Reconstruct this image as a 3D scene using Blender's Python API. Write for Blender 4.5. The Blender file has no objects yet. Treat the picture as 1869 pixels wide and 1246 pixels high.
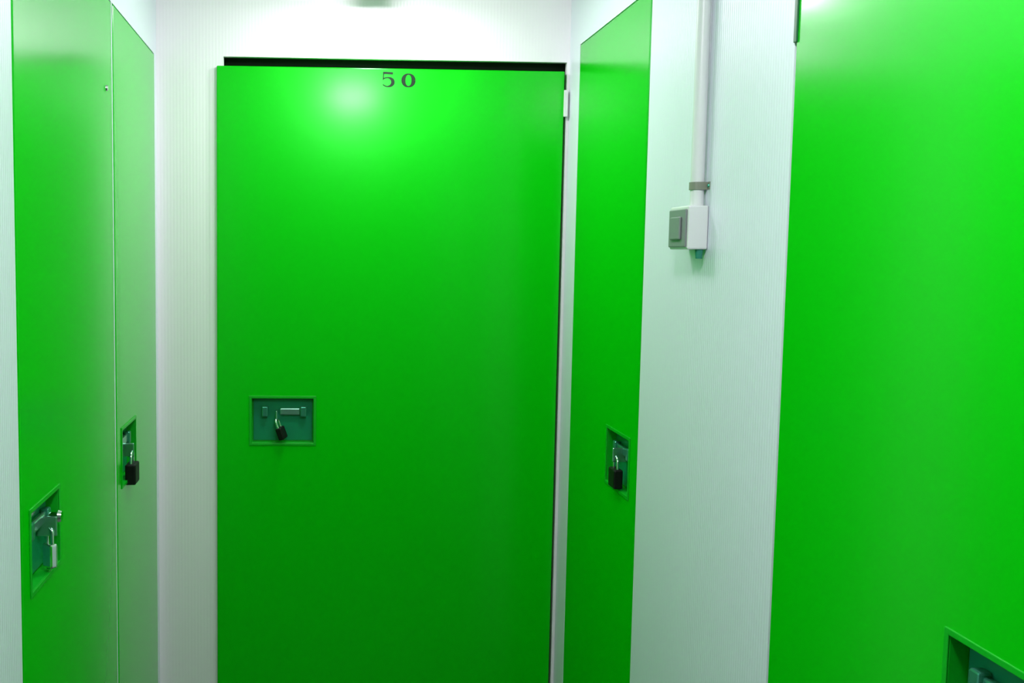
import bpy, bmesh, math, random
from mathutils import Matrix, Vector
random.seed(4)
S = bpy.context.scene
COL = S.collection

# ------------------------------------------------------------------ camera
EYE = 1.55
yaw, pitch, roll = 0.039019, -0.085202, 0.010231
d = Vector((math.sin(yaw)*math.cos(pitch), math.cos(yaw)*math.cos(pitch), math.sin(pitch)))
r0 = Vector((math.cos(yaw), -math.sin(yaw), 0)); u0 = r0.cross(d)
r = math.cos(roll)*r0 + math.sin(roll)*u0
u = -math.sin(roll)*r0 + math.cos(roll)*u0
cd = bpy.data.cameras.new('camera'); cam = bpy.data.objects.new('camera', cd); COL.objects.link(cam)
cam.matrix_world = Matrix(((r.x, u.x, -d.x, 0), (r.y, u.y, -d.y, 0), (r.z, u.z, -d.z, EYE), (0, 0, 0, 1)))
cd.sensor_fit = 'HORIZONTAL'; cd.sensor_width = 36; cd.lens = 36*1890/1869; cd.shift_x = 0.1504; cd.clip_start = 0.01
S.camera = cam

# ------------------------------------------------------------------ world, view, lights
w = bpy.data.worlds.new('world'); S.world = w; w.use_nodes = True
w.node_tree.nodes['Background'].inputs[0].default_value = (0.8, 0.9, 1, 1)
w.node_tree.nodes['Background'].inputs[1].default_value = 0.02
S.view_settings.view_transform = 'Standard'; S.view_settings.look = 'None'
S.view_settings.gamma = 1; S.view_settings.use_curve_mapping = False
S.view_settings.exposure = 0.0
CEIL = EYE + 0.80
LAMPS = [(0.15, 2.82, 0.04, 3.5), (0.15, 2.45, 0.11, 50.0), (0.16, 0.85, 0.11, 125.0)]   # x, y, radius, watts of the spot / glow of the opal domes
for i, (lx, ly, lr, lw) in enumerate(LAMPS[:1]):
    L = bpy.data.lights.new('lamp_light', 'AREA'); L.shape = 'DISK'; L.size = lr*2; L.energy = lw; L.color = (1, .985, 1.05)
    o = bpy.data.objects.new('lamp_light', L); COL.objects.link(o)
    o.location = (lx, ly, CEIL - 0.102)

# ------------------------------------------------------------------ materials
def mat(name, col, rough=.5, metal=0, ior=1.5, bump=None, mott=0, spec=.5):
    m = bpy.data.materials.new(name); m.use_nodes = True; nt = m.node_tree; b = nt.nodes['Principled BSDF']
    b.inputs['Base Color'].default_value = (*col, 1); b.inputs['Roughness'].default_value = rough
    b.inputs['Metallic'].default_value = metal; b.inputs['IOR'].default_value = ior
    b.inputs['Specular IOR Level'].default_value = spec
    tc = nt.nodes.new('ShaderNodeTexCoord')
    if mott:
        n = nt.nodes.new('ShaderNodeTexNoise'); n.inputs['Scale'].default_value = 3; n.inputs['Detail'].default_value = 4
        nt.links.new(tc.outputs['Object'], n.inputs['Vector'])
        mx = nt.nodes.new('ShaderNodeMix'); mx.data_type = 'RGBA'
        mx.inputs[6].default_value = (*[c*(1-mott) for c in col], 1); mx.inputs[7].default_value = (*[min(1, c*(1+mott)) for c in col], 1)
        nt.links.new(n.outputs['Fac'], mx.inputs[0]); nt.links.new(mx.outputs[2], b.inputs['Base Color'])
    if bump:
        sc, st, kind = bump
        if kind == 'noise':
            t = nt.nodes.new('ShaderNodeTexNoise'); t.inputs['Scale'].default_value = sc
            nt.links.new(tc.outputs['Object'], t.inputs['Vector']); out = t.outputs['Fac']
        else:                      # fine vertical ribs of the sheet, along the given object axis
            t = nt.nodes.new('ShaderNodeTexWave'); t.wave_type = 'BANDS'; t.bands_direction = kind
            t.inputs['Scale'].default_value = sc; t.inputs['Distortion'].default_value = 0
            nt.links.new(tc.outputs['Object'], t.inputs['Vector']); out = t.outputs['Fac']
        bp = nt.nodes.new('ShaderNodeBump'); bp.inputs['Strength'].default_value = st; bp.inputs['Distance'].default_value = .002
        nt.links.new(out, bp.inputs['Height']); nt.links.new(bp.outputs['Normal'], b.inputs['Normal'])
    return m
def emis(name, col, s):
    m = bpy.data.materials.new(name); m.use_nodes = True; b = m.node_tree.nodes['Principled BSDF']
    b.inputs['Base Color'].default_value = (.8, .8, .8, 1)
    b.inputs['Emission Color'].default_value = (*col, 1); b.inputs['Emission Strength'].default_value = s
    return m
M_GREEN = mat('green_enamel', (.0001, .52, .001), .23, bump=(1.6, .05, 'noise'), spec=.36)
M_GREEN.node_tree.nodes['Principled BSDF'].inputs['Specular Tint'].default_value = (.45, 1, .6, 1)
_g = M_GREEN.node_tree.nodes['Principled BSDF']; _g.inputs['Coat Weight'].default_value = .22; _g.inputs['Coat Roughness'].default_value = .15; _g.inputs['Coat IOR'].default_value = 1.5
M_CUP   = mat('green_pressed_cup', (.0005, .40, .01), .35)
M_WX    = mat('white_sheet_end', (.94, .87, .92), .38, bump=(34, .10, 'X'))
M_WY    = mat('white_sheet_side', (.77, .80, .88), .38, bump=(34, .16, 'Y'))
M_CEIL  = mat('white_ceiling', (.8, .8, .79), .7, bump=(40, .05, 'noise'))
M_FLOOR = mat('grey_floor', (.06, .065, .065), .45, mott=.2)
M_STEEL = mat('zinc_steel', (.06, .33, .22), .3, metal=.7)
M_BOLT  = mat('zinc_bolt', (.30, .62, .48), .25, metal=.9)
M_PLATE = mat('dull_plate', (.006, .22, .10), .32, spec=.4)
M_CHROME= mat('bright_chrome', (.85, .88, .88), .12, metal=1)
M_BLACK = mat('black_lock_body', (.006, .008, .006), .5, spec=.2)
M_INK   = mat('black_stencil_paint', (.004, .02, .006), .6, spec=.2)
M_PVC   = mat('white_plastic', (.74, .75, .74), .35)
M_GREY  = mat('grey_plastic', (.22, .24, .24), .4)
M_CLIP  = mat('olive_grey_clip', (.22, .24, .18), .5)
M_LAMP  = emis('lamp_diffuser', (1, .99, .97), 1.6)

# ------------------------------------------------------------------ helpers
def bx(bm, x0, x1, y0, y1, z0, z1):
    v = [bm.verts.new(p) for p in ((x0,y0,z0),(x1,y0,z0),(x1,y1,z0),(x0,y1,z0),(x0,y0,z1),(x1,y0,z1),(x1,y1,z1),(x0,y1,z1))]
    for f in ((3,2,1,0),(4,5,6,7),(0,1,5,4),(1,2,6,5),(2,3,7,6),(3,0,4,7)): bm.faces.new([v[i] for i in f])
def cyl(bm, p, q, ra, rb=None, n=24):
    p, q = Vector(p), Vector(q); ax = (q-p).normalized(); rb = ra if rb is None else rb
    a = ax.orthogonal().normalized(); b = ax.cross(a)
    A = [bm.verts.new(p + ra*(math.cos(t)*a + math.sin(t)*b)) for t in [2*math.pi*i/n for i in range(n)]]
    B = [bm.verts.new(q + rb*(math.cos(t)*a + math.sin(t)*b)) for t in [2*math.pi*i/n for i in range(n)]]
    for i in range(n): bm.faces.new([A[i], A[(i+1)%n], B[(i+1)%n], B[i]])
    bm.faces.new(A[::-1]); bm.faces.new(B)
def tube(bm, pts, rad, n=14):
    pts = [Vector(p) for p in pts]; rings = []
    a = None
    for i, p in enumerate(pts):
        t = (pts[min(i+1, len(pts)-1)] - pts[max(i-1, 0)]).normalized()
        a = t.orthogonal().normalized() if a is None else (a - t*a.dot(t)).normalized()
        b = t.cross(a)
        rings.append([bm.verts.new(p + rad*(math.cos(2*math.pi*k/n)*a + math.sin(2*math.pi*k/n)*b)) for k in range(n)])
    for A, B in zip(rings, rings[1:]):
        for k in range(n): bm.faces.new([A[k], A[(k+1)%n], B[(k+1)%n], B[k]])
    bm.faces.new(rings[0][::-1]); bm.faces.new(rings[-1])
def obj(name, bm, m, parent=None, bevel=0, smooth=False, seg=2):
    bmesh.ops.recalc_face_normals(bm, faces=bm.faces)
    me = bpy.data.meshes.new(name); bm.to_mesh(me); bm.free(); me.materials.append(m)
    o = bpy.data.objects.new(name, me); COL.objects.link(o)
    if parent: o.parent = parent
    if smooth:
        for p in me.polygons: p.use_smooth = True
        me.set_sharp_from_angle(angle=math.radians(40))
    if bevel:
        b = o.modifiers.new('edge', 'BEVEL'); b.width = bevel; b.segments = seg; b.limit_method = 'ANGLE'; b.angle_limit = math.radians(50)
    return o
def tag(o, label=None, cat=None, group=None, kind=None):
    for k, v in (('label', label), ('category', cat), ('group', group), ('kind', kind)):
        if v: o[k] = v
    return o
def empty(name, loc, rz=0):
    o = bpy.data.objects.new(name, None); COL.objects.link(o); o.location = loc; o.rotation_euler = (0, 0, rz); o.empty_display_size = .1
    return o
def holed(bm, x0, x1, z0, z1, y0, y1, holes):
    """slab in the xz plane between depths y0..y1 with rectangular holes (hx0,hx1,hz0,hz1), one closed skin"""
    xs = sorted({x0, x1, *[h[0] for h in holes], *[h[1] for h in holes]})
    zs = sorted({z0, z1, *[h[2] for h in holes], *[h[3] for h in holes]})
    xs = [x for x in xs if x0 <= x <= x1]; zs = [z for z in zs if z0 <= z <= z1]
    def solid(i, j):
        if not (0 <= i < len(xs)-1 and 0 <= j < len(zs)-1): return False
        cx, cz = (xs[i]+xs[i+1])/2, (zs[j]+zs[j+1])/2
        return not any(h[0] < cx < h[1] and h[2] < cz < h[3] for h in holes)
    V = {}
    def v(i, j, k):
        if (i, j, k) not in V: V[i, j, k] = bm.verts.new((xs[i], (y0, y1)[k], zs[j]))
        return V[i, j, k]
    for i in range(len(xs)-1):
        for j in range(len(zs)-1):
            if not solid(i, j): continue
            bm.faces.new([v(i,j,0), v(i+1,j,0), v(i+1,j+1,0), v(i,j+1,0)])
            bm.faces.new([v(i,j,1), v(i,j+1,1), v(i+1,j+1,1), v(i+1,j,1)])
            for (ni, nj, a, b) in ((i-1,j,(i,j),(i,j+1)), (i+1,j,(i+1,j),(i+1,j+1)), (i,j-1,(i,j),(i+1,j)), (i,j+1,(i,j+1),(i+1,j+1))):
                if not solid(ni, nj): bm.faces.new([v(*a,0), v(*b,0), v(*b,1), v(*a,1)])

# ------------------------------------------------------------------ corridor shell
XL, XR, YE, YB = -0.461, 0.717, 3.0, -3.6
TOP = EYE + 0.547                         # head of the left doors
TOPR = EYE + 0.578                        # head of the far right door
T = .06
bm = bmesh.new(); bx(bm, XL-.9, XR+.9, YB-.1, YE+.9, -.1, 0); tag(obj('floor', bm, M_FLOOR), 'grey corridor floor below the green doors', 'floor', kind='structure')
bm = bmesh.new(); bx(bm, XL-.9, XR+.9, YB-.1, YE+.9, CEIL, CEIL+.1); tag(obj('ceiling', bm, M_CEIL), 'white corridor ceiling carrying the lamps', 'ceiling', kind='structure')

# door openings: (y0, y1, top) on the side walls, plus more doors of the same kind behind the viewer
LD = [(2.368, 2.962, TOP), (1.600, 2.360, TOP)]
RD = [(2.263, 2.885, TOPR), (0.80, 1.570, TOPR)]
LB = [(-0.30, 0.50, TOP), (-1.9, -1.1, TOP)]
RB = [(-0.75, 0.05, TOP), (-2.2, -1.4, TOP)]
def side_wall(name, x, sgn, ds, label):
    bm = bmesh.new(); holed(bm, YB, YE, 0, CEIL, 0, T, [(a, b, -.01, t) for a, b, t in ds])
    for v in bm.verts: v.co = Vector((x + sgn*v.co.y, v.co.x, v.co.z))
    return tag(obj(name, bm, M_WY), label, 'wall', kind='structure')
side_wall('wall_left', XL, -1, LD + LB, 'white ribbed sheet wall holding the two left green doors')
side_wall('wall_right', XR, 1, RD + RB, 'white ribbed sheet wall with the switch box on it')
GX0, GX1, GTOP = -0.272, 0.7085, EYE + .5500
bm = bmesh.new(); holed(bm, XL-T, XR+T, 0, CEIL, YE, YE+.018, [(GX0, GX1, -.01, GTOP)])
tag(obj('wall_end', bm, M_WX), 'white end wall framing the centre green door', 'wall', kind='structure')
bm = bmesh.new(); bx(bm, XL-T, XR+T, YB-T, YB, 0, CEIL); tag(obj('wall_back', bm, M_WX), 'white wall closing the corridor behind the viewer', 'wall', kind='structure')
# near-black sheets behind the door gaps: shade of the units put into the colour
M_DARK = mat('painted_unit_shade', (.02, .03, .02), .8, spec=.1)
def shade_sheet(name, x0, x1, y0, y1, label):
    bm = bmesh.new(); bx(bm, x0, x1, y0, y1, 0, CEIL); tag(obj(name, bm, M_DARK), label, 'wall', kind='structure')
shade_sheet('unit_shade_1', XL-T-.04, XL-T, YB, YE, 'dark sheet coloured as the shade behind the left doors')
shade_sheet('unit_shade_2', XR+T, XR+T+.04, YB, YE, 'dark sheet coloured as the shade behind the right doors')
shade_sheet('unit_shade_3', XL-T, XR+T, YE+T, YE+T+.04, 'dark sheet coloured as the shade behind the centre door')

# ------------------------------------------------------------------ doors
PW, PZ0, PZ1 = .185, EYE - .556, EYE - .420      # lock cup
def make_door(name, loc, rz, width, top, cup_x, label, far_hw, hinge_side=0, front=0.0, bottom=.012, thick=.034):
    """local x runs along the door seen from the corridor (left to right), local -y faces the viewer, front face at y=front"""
    t = tag(empty(name, loc, rz), label, 'door', 'green storage unit doors', 'structure')
    bm = bmesh.new(); x0, x1 = cup_x, cup_x + PW
    holed(bm, 0, width, bottom, top, front, front+thick, [(x0, x1, PZ0, PZ1)])
    obj('door_panel', bm, M_GREEN, t, bevel=.0025)
    # pressed cup: rim, four walls and back
    D = .024; k = .003
    bm = bmesh.new()
    holed(bm, x0-.005, x1+.005, PZ0-.005, PZ1+.005, front-.0022, front+.0002, [(x0+k, x1-k, PZ0+k, PZ1-k)])
    holed(bm, x0+.0002, x1-.0002, PZ0+.0002, PZ1-.0002, front+.0002, front+D, [(x0+k, x1-k, PZ0+k, PZ1-k)])
    bx(bm, x0+.0002, x1-.0002, front+D, front+D+.003, PZ0+.0002, PZ1-.0002)
    cup = obj('lock_cup', bm, M_CUP, t, bevel=.001)
    lock(cup, x0, x1, front + D, far_hw)
    hx = 0 if hinge_side < 0 else width
    for z in ([top-.195] if hinge_side else []):
        bm = bmesh.new(); sx = 1 if hinge_side < 0 else -1
        cyl(bm, (hx+sx*.062, front-.0035, z), (hx+sx*.062, front+.001, z), .0055, .007, 18)
        obj('rivet', bm, M_CHROME, t, smooth=True)
    return t
def lock(cup, x0, x1, yb, style):
    cx, cz = (x0+x1)/2, (PZ0+PZ1)/2
    m = .007
    bm = bmesh.new()
    bx(bm, x0+m, x1-m, yb-.003, yb, PZ0+m, PZ1-m)
    pl = obj('steel_plate', bm, M_PLATE, cup, bevel=.001); pl['label'] = 'dull steel plate'
    zb = PZ1 - .043
    # sliding bolt across the plate, two guide staples and a knob
    bm = bmesh.new(); s0, s1 = (.084, .042) if style.get('short') else (.022, .022)
    bx(bm, x0+s0, x1-s1, yb-.014, yb-.0035, zb-.010, zb+.010)
    bo = obj('slide_bolt', bm, M_BOLT if style.get('bright') else M_STEEL, cup, bevel=.003)
    for gx in (cx-.052, cx+(.060 if style.get('short') else .052)):
        bm = bmesh.new(); bx(bm, gx-.009, gx+.009, yb-.019, yb-.003, zb-.015, zb+.015)
        obj('bolt_staple', bm, M_STEEL, cup, bevel=.003)
    if style.get('eye'):                  # drilled lug the padlock hangs from
        ex, ez = style['eye']
        bm = bmesh.new(); bx(bm, ex-.0025, ex+.0025, yb-.038, yb-.003, EYE+ez-.008, EYE+ez+.026)
        obj('hasp_lug', bm, M_BOLT, cup, bevel=.002)
    if style.get('knob'):
        kx = cx + style['knob']
        bm = bmesh.new(); cyl(bm, (kx, yb-.014, zb), (kx, yb-.034, zb), .007, .008, 20)
        cyl(bm, (kx, yb-.034, zb), (kx, yb-.040, zb), .011, .009, 20)
        obj('bolt_knob', bm, M_CHROME, bo, smooth=True)
def padlock(loc, rz, label, body_mat, w=.040, h=.042, th=.018, shackle=.020, name='padlock'):
    t = tag(empty(name, loc, rz), label, 'padlock', 'padlocks in the lock cups')
    # origin is at the bottom of the body
    bm = bmesh.new(); bx(bm, -w/2, w/2, -th/2, th/2, 0, h)
    obj('body', bm, body_mat, t, bevel=.004, seg=3)
    R = w*.3; bm = bmesh.new()
    pts = [(-R, 0, h-.006)] + [(-R*math.cos(a), 0, h+shackle-R+R*math.sin(a)) for a in [math.pi*i/12 for i in range(13)]] + [(R, 0, h-.006)]
    tube(bm, pts, .0032); obj('shackle', bm, M_CHROME, t, smooth=True)
    bm = bmesh.new(); cyl(bm, (0, 0, -.0015), (0, 0, .001), .006, n=18); obj('key_plug', bm, M_STEEL, t, smooth=True)
    return t

# end door (50): front stands a little proud of the end wall on its left, gap over it and on its right
DX0, DX1 = -0.290, 0.7000
door50 = make_door('door_1', (DX0, YE-.012, 0), 0, DX1-DX0, EYE+.5225, .097,
                   'green door numbered 50 in the end wall, straight ahead', dict(bright=True, short=True, eye=(.172, -.484)), 0, thick=.010)
# return flange of the door inside its opening
bm = bmesh.new(); holed(bm, .030, DX1-DX0, .012, EYE+.5215, .010, .040, [(.097, .097+PW, PZ0, PZ1)]); obj('door_core', bm, M_GREEN, door50, bevel=.001)
# stencilled number
def stroke(bm, pts, y0, y1):
    """pts: list of (x, z, halfwidth_x, halfwidth_z) sections swept into a flat ribbon"""
    L, R = [], []
    for i, (x, z, wd) in enumerate(pts):
        a = pts[max(i-1, 0)]; b = pts[min(i+1, len(pts)-1)]
        tx, tz = b[0]-a[0], b[1]-a[1]; n = math.hypot(tx, tz) or 1; nx, nz = -tz/n, tx/n
        L.append((x+nx*wd, z+nz*wd)); R.append((x-nx*wd, z-nz*wd))
    for k in range(len(pts)-1):
        q = [L[k], L[k+1], R[k+1], R[k]]
        f = [bm.verts.new((x, y0, z)) for x, z in q]; g = [bm.verts.new((x, y1, z)) for x, z in q]
        bm.faces.new(f); bm.faces.new(g[::-1])
        for i in range(4): bm.faces.new([f[i], f[(i+1)%4], g[(i+1)%4], g[i]])
nx, nz, H = .1745-DX0, EYE+.4705, .042
bm = bmesh.new()
five = [(.0050+.0005, H-.0025, .0032), (.034, H-.0035, .0034)]
stroke(bm, five, -.0006, .0004)
stroke(bm, [(.0075, H-.003, .0016), (.0065, .023, .0016)], -.0006, .0004)
bowl = []
for i in range(19):
    a = math.radians(150 - i*16.5); bowl.append((.0185+.0155*math.cos(a), .0140+.0125*math.sin(a), .0016+.0036*max(0, math.cos(a))**1.2))
stroke(bm, bowl, -.0006, .0004)
bmesh.ops.translate(bm, verts=bm.verts, vec=(nx, 0, nz))
dg = obj('number_digit', bm, M_INK, door50); dg['label'] = 'stencilled black figure 5'
bm = bmesh.new(); zer = []
for i in range(33):
    a = 2*math.pi*i/32; zer.append((.080-.000+.0145*math.cos(a), .0195+.0175*math.sin(a), .0018+.0042*abs(math.cos(a))**1.5))
stroke(bm, zer, -.0006, .0004)
bmesh.ops.translate(bm, verts=bm.verts, vec=(nx-.002, 0, nz))
dg = obj('number_digit', bm, M_INK, door50); dg['label'] = 'stencilled black figure 0'
# white hinge keeper across the right hand gap
bm = bmesh.new(); bx(bm, DX1-DX0-.001, DX1-DX0+.0105, -.004, .004, EYE+.395, EYE+.470); k = obj('hinge_leaf', bm, M_PVC, door50, bevel=.001); k['label'] = 'white hinge leaf bridging the gap'

# left wall doors: seen from the corridor local x runs towards +y, face towards +x
LZ = math.pi/2
G = .006
def left_door(name, k, cup_from_near, label, style, hs=0):
    a, b, t = k
    return make_door(name, (XL+.001, a+G, 0), LZ, b-a-2*G, t-.003, cup_from_near, label, style, hs)
left_door('door_2', LD[1], .045, 'wide green door nearest the viewer on the left wall', dict(knob=.05, bright=True, eye=(.162, -.483)), 1)
left_door('door_3', LD[0], .055, 'narrow green door on the left wall beside the end wall', dict(bright=True, eye=(.141, -.493)))
left_door('door_6', LB[0], .045, 'green door on the left wall behind the viewer', dict())
left_door('door_7', LB[1], .045, 'second green door on the left wall behind the viewer', dict())
# right wall doors: local x runs towards -y
RZ = -math.pi/2
def right_door(name, k, cup_from_near, label, style, hs=0):
    a, b, t = k; wd = b-a-2*G
    return make_door(name, (XR-.001, b-G, 0), RZ, wd, t-.003, wd-cup_from_near-PW, label, style, hs)
right_door('door_4', RD[0], .050, 'narrow green door on the right wall beside the end wall', dict(eye=(.474, -.481)))
d5 = right_door('door_5', RD[1], 0.123, 'large green door in the right foreground', dict())
bm = bmesh.new(); bx(bm, -.004, .006, -.003, .004, EYE+.322, TOP-.004)  # dark green strip along the upper far edge of the door
k = obj('edge_strip', bm, mat('dark_green_strip', (.002, .10, .03), .4), d5, bevel=.001); k['label'] = 'dark green strip at the top corner'
right_door('door_8', RB[0], .045, 'green door on the right wall behind the viewer', dict())
right_door('door_9', RB[1], .045, 'second green door on the right wall behind the viewer', dict())


# ------------------------------------------------------------------ padlocks hanging in the cups
pk = padlock((-.097, YE-.020, EYE-.540), math.radians(70), 'small tilted black padlock hanging at the middle of door 50\'s lock', M_BLACK, w=.034, h=.036, th=.018, shackle=.026)
pk.rotation_mode = 'QUATERNION'; pk.rotation_quaternion = (Matrix.Rotation(math.radians(-20), 3, 'Y') @ Matrix.Rotation(math.radians(70), 3, 'Z')).to_quaternion()
padlock((XL+.002, 1.768, EYE-.546), LZ+math.radians(50), 'slim chrome padlock in the lock cup of the near left door', M_CHROME, w=.024, h=.042, th=.016, shackle=.026)
padlock((XL+.010, 2.515, EYE-.566), LZ, 'square black padlock on the narrow left door beside the end wall', M_BLACK, w=.056, h=.050, th=.026, shackle=.028)
padlock((XR-.006, 2.405, EYE-.550), RZ, 'black padlock on the narrow right door beside the end wall', M_BLACK, w=.050, h=.046, th=.022, shackle=.028)

# ------------------------------------------------------------------ switch box and conduit on the right wall
BX, B0, B1, BZ0, BZ1 = XR-.038, 1.890, 1.990, EYE+.013, EYE+.0935
t = tag(empty('switch_box', (XR, 1.94, BZ0)), 'small white switch box with grey face on the right wall', 'switch')
M = Matrix.Translation(-Vector((XR, 1.94, BZ0)))
def part(name, bm, m, **kw):
    bmesh.ops.transform(bm, matrix=M, verts=bm.verts); return obj(name, bm, m, t, **kw)
bm = bmesh.new(); bx(bm, BX, XR-.0005, B0, B1, BZ0, BZ1); part('housing', bm, M_PVC, bevel=.003)
bm = bmesh.new(); bx(bm, BX-.004, BX, B0+.005, B1-.005, BZ0+.004, BZ1-.006); part('cover_plate', bm, M_GREY, bevel=.002)
bm = bmesh.new(); bx(bm, BX-.0085, BX-.004, B0+.024, B1-.024, BZ0+.018, BZ1-.020); part('rocker', bm, M_GREY, bevel=.002)
bm = bmesh.new(); cyl(bm, (XR-.012, B0+.011, BZ0), (XR-.012, B0+.011, BZ0-.017), .0075, .006, 20)
p_ = part('cable_gland', bm, mat('teal_plastic', (.02, .22, .15), .45), smooth=True); p_['label'] = 'teal green stub under the box'
bm = bmesh.new(); cyl(bm, (XR-.0145, 1.915, BZ1-.001), (XR-.0145, 1.915, CEIL+.01), .0125, n=28)
tag(obj('conduit_pipe', bm, M_PVC, smooth=True), 'white conduit pipe rising from the switch box to the ceiling', 'pipe')
t = tag(empty('pipe_clip', (XR, 1.915, EYE+.130)), 'olive grey clip holding the conduit just above the switch box', 'clip')
bm = bmesh.new()
pts = [(-.0005, -.026, 0), (-.0005, -.0145, 0)] + [(-.0145-.0142*math.sin(a), -.0142*math.cos(a), 0) for a in [math.pi*i/10 for i in range(11)]] + [(-.0005, .0145, 0), (-.0005, .026, 0)]
for a, b in zip(pts, pts[1:]):
    q = [(a[0], a[1], -.007), (b[0], b[1], -.007), (b[0], b[1], .007), (a[0], a[1], .007)]
    bm.faces.new([bm.verts.new(p) for p in q])
bmesh.ops.remove_doubles(bm, verts=bm.verts, dist=1e-6)
o = obj('strap', bm, M_CLIP, t); so = o.modifiers.new('thick', 'SOLIDIFY'); so.thickness = .0014; so.offset = 0
for sy in (-.021, .021):
    bm = bmesh.new(); cyl(bm, (-.0012, sy, 0), (-.0035, sy, 0), .0035, .0025, 16); obj('screw', bm, M_STEEL, t, smooth=True)

# ------------------------------------------------------------------ ceiling lamps
for i, (lx, ly, lr, lw) in enumerate(LAMPS):
    h = .10 if i == 0 else .025
    lab = ['small white spot lamp closest to the header of door 50', 'added unseen ceiling lamp brightening the upper walls between the narrow side doors', 'round white ceiling lamp over the large right foreground door'][i]  # middle lamp is added out of view to brighten the upper walls
    t = tag(empty('ceiling_lamp', (lx, ly, CEIL)), lab, 'lamp')
    bm = bmesh.new(); R = lr+.008
    prof = [(0, 0), (R+.012, 0), (R+.012, -.010), (R, -.016), (R, -h), (lr, -h), (lr, -h+.006), (0, -h+.006)]
    n = 40; rings = []
    for rr, z in prof:
        rings.append([bm.verts.new((rr*math.cos(2*math.pi*k/n), rr*math.sin(2*math.pi*k/n), z)) for k in range(n)] if rr else [bm.verts.new((0, 0, z))])
    for A, B in zip(rings, rings[1:]):
        for k in range(n):
            f = [A[k % len(A)], A[(k+1) % len(A)], B[(k+1) % len(B)], B[k % len(B)]]
            f = list(dict.fromkeys(f)); bm.faces.new(f)
    obj('housing', bm, M_PVC, t, smooth=True)
    if i == 0:
        bm = bmesh.new(); cyl(bm, (0, 0, -h+.0055), (0, 0, -h+.001), lr-.0005, n=40); obj('diffuser', bm, M_LAMP, t, smooth=True)
    else:                                  # opal glass dome
        bm = bmesh.new(); R = lr-.001; rows = [(R*math.cos(a), -h+.004-.062*math.sin(a)) for a in [math.pi/2*k/9 for k in range(9)]]
        rg = [[bm.verts.new((rr*math.cos(2*math.pi*k/n), rr*math.sin(2*math.pi*k/n), z)) for k in range(n)] for rr, z in rows] + [[bm.verts.new((0, 0, -h+.004-.062))]]
        for A, B in zip(rg, rg[1:]):
            for k in range(n):
                f = [A[k % len(A)], A[(k+1) % len(A)], B[(k+1) % len(B)], B[k % len(B)]]
                bm.faces.new(list(dict.fromkeys(f)))
        obj('opal_dome', bm, emis('opal_dome_glow', (1, .985, 1.05), lw), t, smooth=True)
